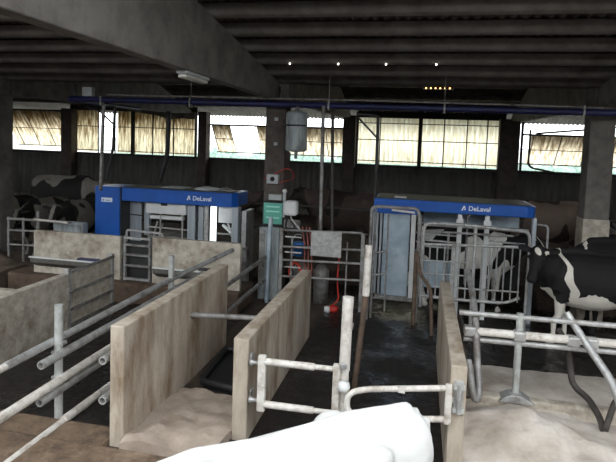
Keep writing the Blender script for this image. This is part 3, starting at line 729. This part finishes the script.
MB().path([(2.0, 9.9, 1.75), (2.17, 9.9, 1.74), (2.2, 9.9, 1.68), (2.2, 9.9, 1.0)], .02, 8, bend=.08).build('side_hoop', 'galv', r2_)
tag(MB().box(-.45, -.23, 10.0, 10.15, 2.072, 2.10).build('top_lamp', 'cabinet_white', bevel=.01), 'small white cover on top of the left corner of the right machine', 'cover')

# entrance frame in front
t = thing('entrance_frame', 'grey steel entrance frame standing before the stainless door of the right machine', 'frame', (-.38, 9.3, 0))
MB().path([(-.80, 9.2, .012), (-.78, 9.2, 1.95), (-.70, 9.24, 1.98), (-.02, 9.3, 1.97), (0.02, 9.3, 1.86), (.03, 9.3, 1.3)], .03, 10, bend=.07).build('hoop', 'galv_dull', t)
MB().path([(-.74, 9.3, .012), (-.72, 9.3, 1.92)], .022, 10).build('upright', 'galv_dull', t)
MB().tube((.03, 9.3, .012), (.03, 9.3, 1.86), .035, 10).build('upright', 'galv_dull', t)
MB().tube((-.50, 9.3, .15), (-.50, 9.3, 1.84), .016, 8).build('upright', 'galv_dull', t)
for z in (1.19, .80, .40): MB().tube((-.74, 9.3, z-.04), (-.5, 9.3, z+.02), .02, 8).build('bar', 'galv_dull', t)
MB().tube((-.45, 9.28, 1.93), (-.06, 9.28, 1.9), .02, 8).build('light_tube', 'white_pipe', t)

# barred front fence
t = thing('crowd_gate', 'rounded steel fence of thin vertical bars before the right machine', 'fence', (1.05, 9.35, 0))
def fy(x): return 9.28+(x-.08)*.08
MB().path([(.10, fy(.1), .3), (.10, fy(.1), 1.74), (.74, fy(.74), 1.74)], .028, 10, bend=.14).build('hoop', 'galv', t)
MB().path([(.76, fy(.76), 1.74), (1.80, fy(1.8), 1.68), (1.83, fy(1.83), 1.5), (1.82, fy(1.83), .02)], .028, 10, bend=.12).build('hoop', 'galv', t)
MB().tube((.08, fy(0), 1.38), (1.72, fy(1.7), 1.42), .025, 8).build('rail', 'galv', t)
MB().tube((.40, fy(.4)-.01, 1.60), (1.55, fy(1.5)-.01, 1.60), .02, 8).build('rail', 'galv_dull', t)
MB().path([(.10, fy(.1), .50), (.5, fy(.5), .46), (1.5, fy(1.5), .46), (1.72, fy(1.7)+.05, .55)], .028, 8, bend=.1).build('rail', 'galv', t)
MB().tube((.3, fy(.3), .66), (1.7, fy(1.7), .66), .016, 8).build('rail', 'galv', t)
for k in range(13):
    x = .22+k*.122
    MB().tube((x, fy(x), .48), (x, fy(x), 1.40), .0125, 6).build('bar', 'galv', t)
for z in (1.1, .88): MB().tube((.12, fy(.1)-.02, z), (.82, fy(.8), z), .012, 6).build('bar', 'galv', t)
MB().tube((.62, fy(.62), .012), (.62, fy(.62), 1.4), .03, 8).build('post', 'galv', t)
MB().tube((.95, fy(.95), .012), (.95, fy(.95), 1.74), .03, 8).build('post', 'galv', t)
t = thing('bent_pipe_gate', 'rusty brown bent pipes leaning between the entrance frame and the crowd fence', 'pipe', (.05, 8.9, 0))
MB().path([(-.0, 9.15, .012), (0.0, 9.1, 1.28)], .035, 8).build('upright', 'brown_pipe', t)
MB().path([(.02, 9.1, 1.2), (.06, 9.0, .95), (.25, 8.8, .75), (.30, 8.7, .012)], .03, 8, bend=.1).build('bent_pipe', 'brown_pipe', t)

# ------------------------------------------------------------------ posts and pipe gates, foreground
t = thing('gate_post', 'white round post in the middle that carries both foreground pipe gates', 'post', (-.62, 5.0, 0))
MB().path([(-.62, 5.0, 0), (-.62, 5.0, .88)], .045, 16).build('lower_post', 'white_pipe', t)
MB().path([(-.62, 5.0, .86), (-.61, 5.0, 1.57)], .053, 16).build('post_sleeve', 'white_pipe', t)
MB().lathe((-.62, 4.93, .93), [(.02, 0), (.035, -.005), (.035, -.02), (.02, -.025)], 12, 'y').build('eye_bolt', 'galv', t)
t = thing('leaning_post', 'tall post behind the white one with a pale upper sleeve and rusty lower half', 'post', (-.64, 6.5, 0))
MB().path([(-.67, 6.5, .012), (-.58, 6.5, 1.22)], .036, 12).build('lower_post', 'brown_pipe', t)
MB().path([(-.58, 6.5, 1.18), (-.57, 6.5, 1.80)], .045, 14).build('post_sleeve', 'white_pipe', t)
g = thing('pipe_gate', 'small white telescopic pipe gate between the middle concrete wall and the white post', 'gate', (-1.05, 4.95, .3))
MB().box(-1.46, -1.38, 4.92, 4.98, .37, .93).build('end_upright', 'white_pipe', g, bevel=.01)
MB().box(-.72, -.65, 4.92, 4.98, .41, .93).build('end_upright', 'white_pipe', g, bevel=.01)
for z in (.87, .44):
    MB().tube((-1.40, 4.95, z), (-.90, 4.95, z+.005), .035, 12).build('outer_rail', 'white_pipe', g)
    MB().tube((-.92, 4.95, z+.005), (-.68, 4.95, z+.01), .025, 12).build('inner_rail', 'white_pipe', g)
for z in (.83, .45):
    h = MB().lathe((-1.56, 4.99, z), [(.03, 0), (.03, .03), (.02, .05), (.02, .12)], 10, 'x').build('hinge', 'galv', g)
    MB().box(-1.575, -1.55, 5.03, 5.11, z-.06, z+.06).build('hinge_plate', 'galv', h)
g = thing('pipe_gate', 'rounded white pipe gate between the white post and the wall right of centre', 'gate', (-.1, 4.9, .4))
MB().path([(.33, 4.82, .885), (-.40, 4.82, .78), (-.56, 4.82, .72), (-.56, 4.82, .54), (-.40, 4.82, .50), (.33, 4.82, .60)], .028, 12, bend=.1).build('loop', 'white_pipe', g)
MB().box(.31, .37, 4.79, 4.85, .56, .92).build('end_upright', 'white_pipe', g, bevel=.01)
MB().lathe((-.60, 4.86, .76), [(.01, -.05), (.05, -.04), (.06, 0), (.05, .04), (.01, .05)], 12).build('pivot_cap', 'cabinet_white', g)
MB().box(-.10, -.04, 4.79, 4.80, .80, .86).build('latch_tooth', 'white_pipe', g)
b_ = thing('wall_bracket', 'galvanised hinge bracket bolted to the end of the wall right of centre', 'bracket', (.43, 4.84, .66))
MB().box(.39, .47, 4.845, 4.86, .64, .95).build('back_plate', 'galv', b_, bevel=.004)
MB().tube((.43, 4.825, .66), (.43, 4.825, .93), .022, 12).build('hinge_barrel', 'galv', b_)
for z in (.69, .90): MB().box(.38, .48, 4.815, 4.846, z-.02, z+.02).build('clamp', 'pale_pipe', b_)
MB().box(.33, .39, 4.81, 4.84, .76, .80).build('hook', 'galv', b_)

# ------------------------------------------------------------------ right stall rails
r = thing('neck_rail_fence', 'triple pale pipe rail fence over the sand stalls on the right', 'fence', (2, 6.15, .2))
MB().tube((.5, 6.14, 1.19), (6.3, 6.14, 1.24), .03, 10).build('rail', 'galv', r)
MB().tube((.56, 6.10, 1.005), (6.3, 6.10, 1.07), .045, 12).build('rail', 'white_pipe', r)
MB().tube((.56, 6.14, .90), (6.3, 6.14, .98), .033, 10).build('rail', 'galv', r)
MB().tube((1.14, 6.14, .32), (1.14, 6.14, 1.24), .038, 12).build('post', 'pale_pipe', r)
MB().prism([(.96, .27), (1.34, .27), (1.26, .32), (1.2, .36), (1.08, .36), (1.0, .32)], 'y', 6.03, 6.21).build('post_foot', 'galv', r, bevel=.01)
for x in (.62, 1.14, 1.68, 1.86): MB().box(x-.065, x+.065, 6.05, 6.17, .95, 1.06).build('clamp', 'galv', r, bevel=.02)
o = MB().box(.5, 6.35, 6.08, 6.22, .1, .30).build('brisket_board', 'conc_old', bevel=.03)
tag(o, 'low concrete board across the sand under the rail fence on the right', 'board')
def divider(pts, m, lab, r_=.038):
    o = MB().path(pts, r_, 12, bend=.16).build('stall_divider', m); return tag(o, lab, 'stall divider')
divider([(.63, 6.9, 1.5), (.66, 6.5, 1.35), (.68, 6.14, 1.12), (.70, 5.95, .70), (.72, 5.8, .46), (.68, 5.7, .38), (.64, 5.75, .5), (.60, 5.9, .75)], 'galv_dull',
        'bent grey loop divider beside the wall right of centre, ending low in a hook')
divider([(.58, 7.0, .9), (.58, 6.4, .85), (.59, 5.9, .55), (.60, 5.72, .42)], 'dark_pipe', 'dark inner pipe behind the hooked grey loop divider', .03)
divider([(1.62, 6.2, 1.28), (1.80, 6.05, 1.0), (1.98, 5.8, .74), (2.02, 5.6, .55), (2.03, 5.5, .26)], 'galv', 'straight grey diagonal divider pipe crossing the rails at the right edge')
divider([(1.62, 6.5, 1.0), (1.72, 6.42, .84), (1.77, 6.35, .42), (1.90, 6.2, .36), (1.93, 5.9, .30), (1.93, 5.75, .22)], 'dark_pipe',
        'dark crooked divider pipe hanging behind the rails on the right', .034)
divider([(1.93, 5.72, .26), (2.06, 5.9, .50), (2.2, 6.0, .52)], 'dark_pipe', 'short dark pipe bend rising from the foot of the crooked divider', .03)

# ------------------------------------------------------------------ left background rails
r = thing('feed_fence', 'low grey feed fence before the cows at the far left', 'fence', (-8, 9.6, 0))
for x in (-8.3, -7.95): MB().tube((x, 9.6, .3), (x, 9.6, 1.28), .025, 8).build('post', 'galv_dull', r)
MB().tube((-7.6, 9.6, .3), (-7.6, 9.6, 1.44), .035, 8).build('post', 'galv_dull', r)
MB().tube((-8.33, 9.6, 1.24), (-6.85, 9.6, 1.25), .028, 8).build('rail', 'galv_dull', r)
MB().tube((-7.65, 9.55, 1.27), (-6.9, 9.55, 1.25), .022, 8).build('rail', 'white_pipe', r)
MB().tube((-8.33, 9.6, 1.0), (-7.6, 9.6, 1.02), .02, 8).build('rail', 'galv_dull', r)
MB().tube((-8.33, 9.6, .7), (-7.6, 9.6, .72), .02, 8).build('rail', 'galv_dull', r)
tag(MB().box(-7.5, -6.78, 9.9, 10.1, .4, 1.2).build('metal_hopper', 'tank', bevel=.05), 'dark grey metal hopper between the far left cows and the blue box', 'hopper')
r = thing('rear_rail', 'long thin dark rail in front of the cows by the back wall', 'fence', (-4, 11.5, .3))
MB().tube((-6.9, 11.45, 1.64), (2.1, 11.45, 1.66), .025, 8).build('rail', 'dark_pipe', r)
MB().tube((-6.9, 11.45, 1.1), (2.1, 11.45, 1.12), .025, 8).build('rail', 'dark_pipe', r)
for x in (-6.85, -5, -3.1, -.95, 1, 2.05): MB().tube((x, 11.48, .3), (x, 11.48, 1.68), .03, 8).build('post', 'dark_pipe', r)

# ------------------------------------------------------------------ cows
def ellring(b, secs, n=16):
    # secs: (center, half width vec, half height vec)
    vs = []; fs = []
    for c, w, h in secs:
        for k in range(n):
            a = 2*PI*k/n; vs.append(Vector(c)+Vector(w)*math.cos(a)+Vector(h)*math.sin(a))
    for i in range(len(secs)-1):
        for k in range(n): fs.append((i*n+k, i*n+(k+1) % n, (i+1)*n+(k+1) % n, (i+1)*n+k))
    fs.append(tuple(range(n))[::-1]); fs.append(tuple(range((len(secs)-1)*n, len(secs)*n)))
    b.add(vs, fs, True)

def chain(b, pts, n=12, flat=None):
    P = [Vector(p[:3]) for p in pts]; secs = []
    for i, p in enumerate(pts):
        t = (P[min(i+1, len(P)-1)]-P[max(i-1, 0)]).normalized()
        up = Vector((1, 0, 0)) if abs(t.x) < .8 else Vector((0, 0, 1))
        a = t.cross(up).normalized(); c = t.cross(a).normalized()
        r1 = p[3]; r2 = p[4] if len(p) > 4 else p[3]
        secs.append((P[i], a*r1, c*r2))
    ellring(b, secs, n)

def cow_mesh(name, field, m, poll=(1.10, 0, 1.38), nose=(.75, 0, -.66), voxel=.022, legs_phase=0, tail_swing=0):
    b = MB()
    body = [(-1.02, 1.20, .10, .12), (-.98, 1.17, .19, .20), (-.88, 1.12, .25, .27), (-.70, 1.09, .285, .32), (-.5, 1.05, .31, .36),
            (-.25, 1.01, .345, .40), (0, .98, .365, .43), (.2, .98, .355, .43), (.42, 1.0, .30, .42), (.6, 1.02, .24, .385), (.74, 1.06, .19, .30), (.84, 1.10, .12, .20)]
    ellring(b, [((x, 0, z), (0, w, 0), (0, 0, h)) for x, z, w, h in body], 22)
    # backbone, hook and pin bones, shoulder
    chain(b, [(-.95, 0, 1.38, .04), (-.5, 0, 1.415, .05), (0, 0, 1.40, .05), (.4, 0, 1.43, .06), (.65, 0, 1.40, .06)])
    for q in range(12): b.ball((-.90+q*.085, 0, 1.395+.01*math.sin(q*1.3)), (.03, .03, .035), 8)
    for s in (1, -1):
        b.ball((-.52, .215*s, 1.29), (.12, .08, .07)); b.ball((-.93, .12*s, 1.26), (.08, .05, .06))
        chain(b, [(.45, .15*s, 1.3, .07, .12), (.58, .2*s, 1.05, .09, .15), (.62, .18*s, .85, .09, .12)])
        # front leg
        dx = .06*s*(1 if legs_phase else 0)
        chain(b, [(.52, .17*s, .95, .10, .12), (.52+dx, .17*s, .72, .075, .09), (.53+dx, .17*s, .46, .052, .055), (.53+dx*2, .17*s, .38, .05, .05),
                  (.53+dx*2, .17*s, .22, .034, .036), (.53+dx*2, .17*s, .12, .045, .045), (.56+dx*2, .17*s, .05, .055, .06), (.58+dx*2, .17*s, 0, .06, .07)])
        # hind leg
        dx = -dx
        chain(b, [(-.70, .17*s, 1.0, .13, .22), (-.66+dx, .19*s, .78, .10, .17), (-.72+dx, .19*s, .62, .065, .09), (-.84+dx, .18*s, .48, .048, .06),
                  (-.82+dx, .18*s, .30, .036, .042), (-.79+dx, .18*s, .13, .046, .046), (-.76+dx, .18*s, .05, .056, .062), (-.73+dx, .18*s, 0, .06, .07)])
    b.ball((-.5, 0, .68), (.22, .17, .17), 16)           # udder
    for s in (1, -1):
        for x in (-.58, -.42): chain(b, [(x, .08*s, .56, .028), (x, .08*s, .47, .022)], 8)
    # tail
    chain(b, [(-.98, 0, 1.34, .05), (-1.08, 0, 1.28, .035), (-1.12, tail_swing*.5, .95, .024), (-1.10, tail_swing, .62, .03), (-1.10, tail_swing, .40, .04), (-1.10, tail_swing, .28, .02)], 8)
    # neck
    pl = Vector(poll); nd = Vector(nose).normalized()
    b0 = Vector((.60, 0, 1.12)); b1 = b0.lerp(pl, .5)+Vector((.05, 0, .0))
    def sec(c, t, w, h, up=Vector((0, 0, 1))):
        sd = t.cross(up).normalized(); u = sd.cross(t).normalized(); return (c, sd*w, u*h)
    d = (pl-b0).normalized()
    pe = pl-nd*.02+Vector((0, 0, -.04))
    ellring(b, [sec(b0, d, .19, .30), sec(b0.lerp(b1, .5), d, .16, .25), sec(b1+Vector((0, 0, -.03)), d, .125, .20), sec(b1.lerp(pe, .6), d, .105, .155), sec(pe, d, .10, .12)], 18)
    chain(b, [(.72, 0, .85, .08, .12), (b1.x*.5+.42, b1.y*.5, b1.z-.22, .04, .08)])   # dewlap
    side = nd.cross(Vector((0, 0, 1)))
    side = side.normalized() if side.length > .1 else Vector((0, 1, 0))
    up = side.cross(nd).normalized()
    def hs(t, w, h, o=0): return (pl+nd*t+up*o, side*w, up*h)
    ellring(b, [hs(-.09, .05, .05), hs(-.05, .10, .10), hs(.04, .115, .125, -.01), hs(.14, .115, .125, -.02), hs(.24, .088, .10, -.02), hs(.34, .068, .08, -.02),
                hs(.42, .072, .078, -.02), hs(.48, .078, .072, -.02), hs(.52, .06, .055, -.02), hs(.535, .03, .03, -.02)], 18)
    for s in (1, -1):
        e0 = pl+side*s*.10+up*.02
        ax = (side*s+up*.15-nd*.1).normalized(); bx = ax.cross(nd).normalized()
        secs = [(e0+ax*t, nd.cross(ax).normalized()*w*.45, nd*w) for t, w in ((0, .035), (.05, .055), (.11, .07), (.17, .06), (.21, .025))]
        ellring(b, secs, 10)
        b.ball(tuple(pl+nd*.14+side*s*.098+up*.05), .03)
    tmp = b.build(name, m, origin=(0, 0, 0))
    rm = tmp.modifiers.new('r', 'REMESH'); rm.mode = 'VOXEL'; rm.voxel_size = voxel
    sm = tmp.modifiers.new('s', 'SMOOTH'); sm.iterations = 4; sm.factor = .5
    bpy.context.view_layer.update()
    me = bpy.data.meshes.new_from_object(tmp.evaluated_get(bpy.context.evaluated_depsgraph_get()))
    bpy.data.objects.remove(tmp)
    me.name = name
    at = me.attributes.new('coat', 'FLOAT', 'POINT')
    info = dict(pl=pl, nd=nd, side=side, up=up)
    at.data.foreach_set('value', [max(0, min(1, .5+field(v.co, info))) for v in me.vertices])
    me.polygons.foreach_set('use_smooth', [True]*len(me.polygons))
    me.materials.clear(); me.materials.append(M[m] if isinstance(m, str) else m)
    return me, info

def make_cow(me, info, lab, loc, rotz, cat='cow', group=None, scale=1.0, eyes=True):
    t = thing('cow', lab, cat, loc, group)
    t.rotation_euler = (0, 0, rotz); t.scale = (scale,)*3
    o = bpy.data.objects.new('cow_body', me); C.objects.link(o); o.parent = t
    if eyes:
        ORG[t] = (0, 0, 0)
        for s in (1, -1):
            c = info['pl']+info['nd']*.14+info['side']*s*.112+info['up']*.045
            MB().ball(tuple(c), .02, 10).build('eye', 'eye', t)
    return t

def patches(seed, thr=.0, sc_=1.6, gain=2.2):
    def f(p, i):
        v = noise.noise(Vector((p.x*sc_+seed, p.y*sc_*.9+seed*.7, p.z*sc_*.9)))+.35*noise.noise(Vector((p.x*sc_*2.6+seed, p.y*3, p.z*3+seed)))
        g = (v-thr)*gain
        if p.z < .55: g -= (.55-p.z)*4           # white stockings
        h = (p-i['pl']).dot(i['nd'])
        if h > -.02 and (p-(i['pl']+i['nd']*.25)).length < .36:
            g = .4
            if abs((p-i['pl']).dot(i['side'])) < .045 and (p-i['pl']).dot(i['up']) > 0: g = -.4
            if h > .45: g = .1
        return g
    return f
def smoothstep(a, b, x):
    t = max(0, min(1, (x-a)/(b-a))); return t*t*(3-2*t)
def hero(p, i):
    w = .03*noise.noise(p*6)+.02*noise.noise(p*14)
    x, z = p.x+w, p.z+w*1.5
    h = (p-i['pl']).dot(i['nd']); r = (p-(i['pl']+i['nd']*.22)).length
    if p.x > .62 and r < .34 and h > -.1:
        u = (p-i['pl']).dot(i['up']); sd = (p-i['pl']).dot(i['side'])
        star = max(.045-math.hypot(sd+.01+.4*(h-.05), (h-.06)*.7), .03-math.hypot(sd+.125, h-.03))
        return max(-.5, min(.5, -star*12)) if u > 0 else .5
    # white unless inside a dark patch
    d = []
    xs = .50+.13*smoothstep(1.22, 1.45, z)-.09*smoothstep(1.05, .85, z)
    half = .028+.03*smoothstep(1.4, .95, z)
    low = .68+.18*smoothstep(.62, .72, x)+.5*max(0, .52-x)
    d.append(min(x-xs-half, z-low, 1.5-x))                       # neck and shoulder
    low2 = .80+.06*math.cos((x-.12)*9)
    d.append(min(xs-half-x, z-low2, max(x+.14, (z-1.22)*.7)))    # big side patch
    if z < .62: return -.5 if x > -.3 or z < .5 else .1
    return max(-.5, min(.5, max(d)*12))

me, inf = cow_mesh('cow_body', hero, 'holstein', poll=(.93, .22, 1.42), nose=(.30, .62, -.72), voxel=.018, legs_phase=1)
make_cow(me, inf, 'black and white cow at the right edge turning its head towards the rails', (2.80, 9.0, .012), PI, scale=1.03)

me_w, inf_w = cow_mesh('cow_body', lambda p, i: -.5 if p.z > .25 else .2, 'whitecow', poll=(1.12, 0, 1.2), nose=(.6, 0, -.8), voxel=.018)
make_cow(me_w, inf_w, 'bright white cow in the bottom foreground, only its back in view', (-.70, 2.62, 0), PI+math.radians(43), scale=1.02)

me_p, inf_p = cow_mesh('cow_body', patches(3.3, -.12, 2.4, 3.5), 'holstein_inner', voxel=.026)
make_cow(me_p, inf_p, 'black and white cow standing inside the right milking machine', (.95, 10.55, .012), 0, scale=1.0)
me_q, inf_q = cow_mesh('cow_body', patches(8.1, .02), 'holstein_dim', poll=(1.15, .05, 1.2), nose=(.7, .1, -.75), voxel=.03, legs_phase=1)
me_r, inf_r = cow_mesh('cow_body', patches(15.4, -.1), 'holstein_dim', poll=(1.15, .1, 1.35), nose=(.8, .2, -.6), voxel=.03)
me_d, inf_d = cow_mesh('cow_body', patches(21.4, .1), 'darkcow', voxel=.03)
me_b, inf_b = cow_mesh('cow_body', patches(27.4, .2), 'browncow', poll=(1.15, .0, 1.1), nose=(.6, .1, -.8), voxel=.03)
me_k, inf_k = cow_mesh('cow_body', lambda p, i: .5 if not (abs(p.x-.70) < .03+.05*noise.noise(p*5) and p.z > 1.1 and p.z < 1.45 and p.y > 0) and not p.x < .27+.1*noise.noise(p*4) else (-.5 if p.z < 1.36 or abs(p.x-.7) < .12 else .4), 'holstein', poll=(1.0, 0, 1.0), nose=(.3, 0, -.9), voxel=.024)
Z0 = .3
make_cow(me_k, inf_k, 'black cow standing behind the black and white cow at the right', (3.52, 9.80, .012), PI+.03, scale=1.09)
far = [
 (me_q, inf_q, 'white backed cow with a black saddle furthest back at the far left', (-10.0, 13.9), .05, 1.06),
 (me_r, inf_r, 'black and white cow nearest the left edge before the back wall', (-10.45, 12.0), -1.75, .95),
 (me_q, inf_q, 'black and white cow with lowered head behind the feed fence', (-9.40, 12.05), -1.45, .95),
 (me_r, inf_r, 'black and white cow just left of the blue box at the back', (-8.35, 12.0), -1.5, .97),
 (me_d, inf_d, 'large dark brown cow standing behind the barred gate', (-1.75, 12.9), 2.9, 1.1),
 (me_d, inf_d, 'dark cow behind the middle column with its back in shade', (-5.0, 13.2), .1, 1.0),
 (me_b, inf_b, 'brown cow with a pale reddish back between the right machine and the right column', (3.0, 13.5), .0, 1.08),
 (me_q, inf_q, 'black and white cow left of the right column at the back', (3.75, 12.1), -1.7, .97),
 (me_r, inf_r, 'black and white cow at the right edge behind the right column', (4.9, 12.1), -1.5, .97),
]
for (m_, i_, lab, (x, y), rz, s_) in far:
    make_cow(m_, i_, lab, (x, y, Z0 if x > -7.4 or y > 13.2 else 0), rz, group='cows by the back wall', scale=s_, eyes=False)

# ------------------------------------------------------------------ light, camera
w = bpy.data.worlds.new('World'); sc.world = w; w.use_nodes = True
nt = w.node_tree; bg = nt.nodes['Background']
bg.inputs[0].default_value = (.93, .97, 1.0, 1); bg.inputs[1].default_value = 4.4

cam = bpy.data.cameras.new('Camera'); co = bpy.data.objects.new('Camera', cam); C.objects.link(co)
f, pi_, ya, ro = 540.0, .0715, .205, .0358
fw = Vector((-math.sin(ya)*math.cos(pi_), math.cos(ya)*math.cos(pi_), -math.sin(pi_)))
r_ = Vector((math.cos(ya), math.sin(ya), 0)); u_ = r_.cross(fw)
Rr = r_*math.cos(ro)+u_*math.sin(ro); Uu = -r_*math.sin(ro)+u_*math.cos(ro)
mm = Matrix((Rr, Uu, -fw)).transposed().to_4x4(); mm.translation = (0, 0, 3.0)
co.matrix_world = mm
cam.sensor_fit = 'HORIZONTAL'; cam.sensor_width = 36; cam.lens = f/616*36
cam.shift_y = -(231-182.7)/616; cam.clip_end = 5000
sc.camera = co
vs_ = sc.view_settings
vs_.view_transform = 'Standard'; vs_.look = 'None'; vs_.exposure = 0; vs_.gamma = 1; vs_.use_curve_mapping = False
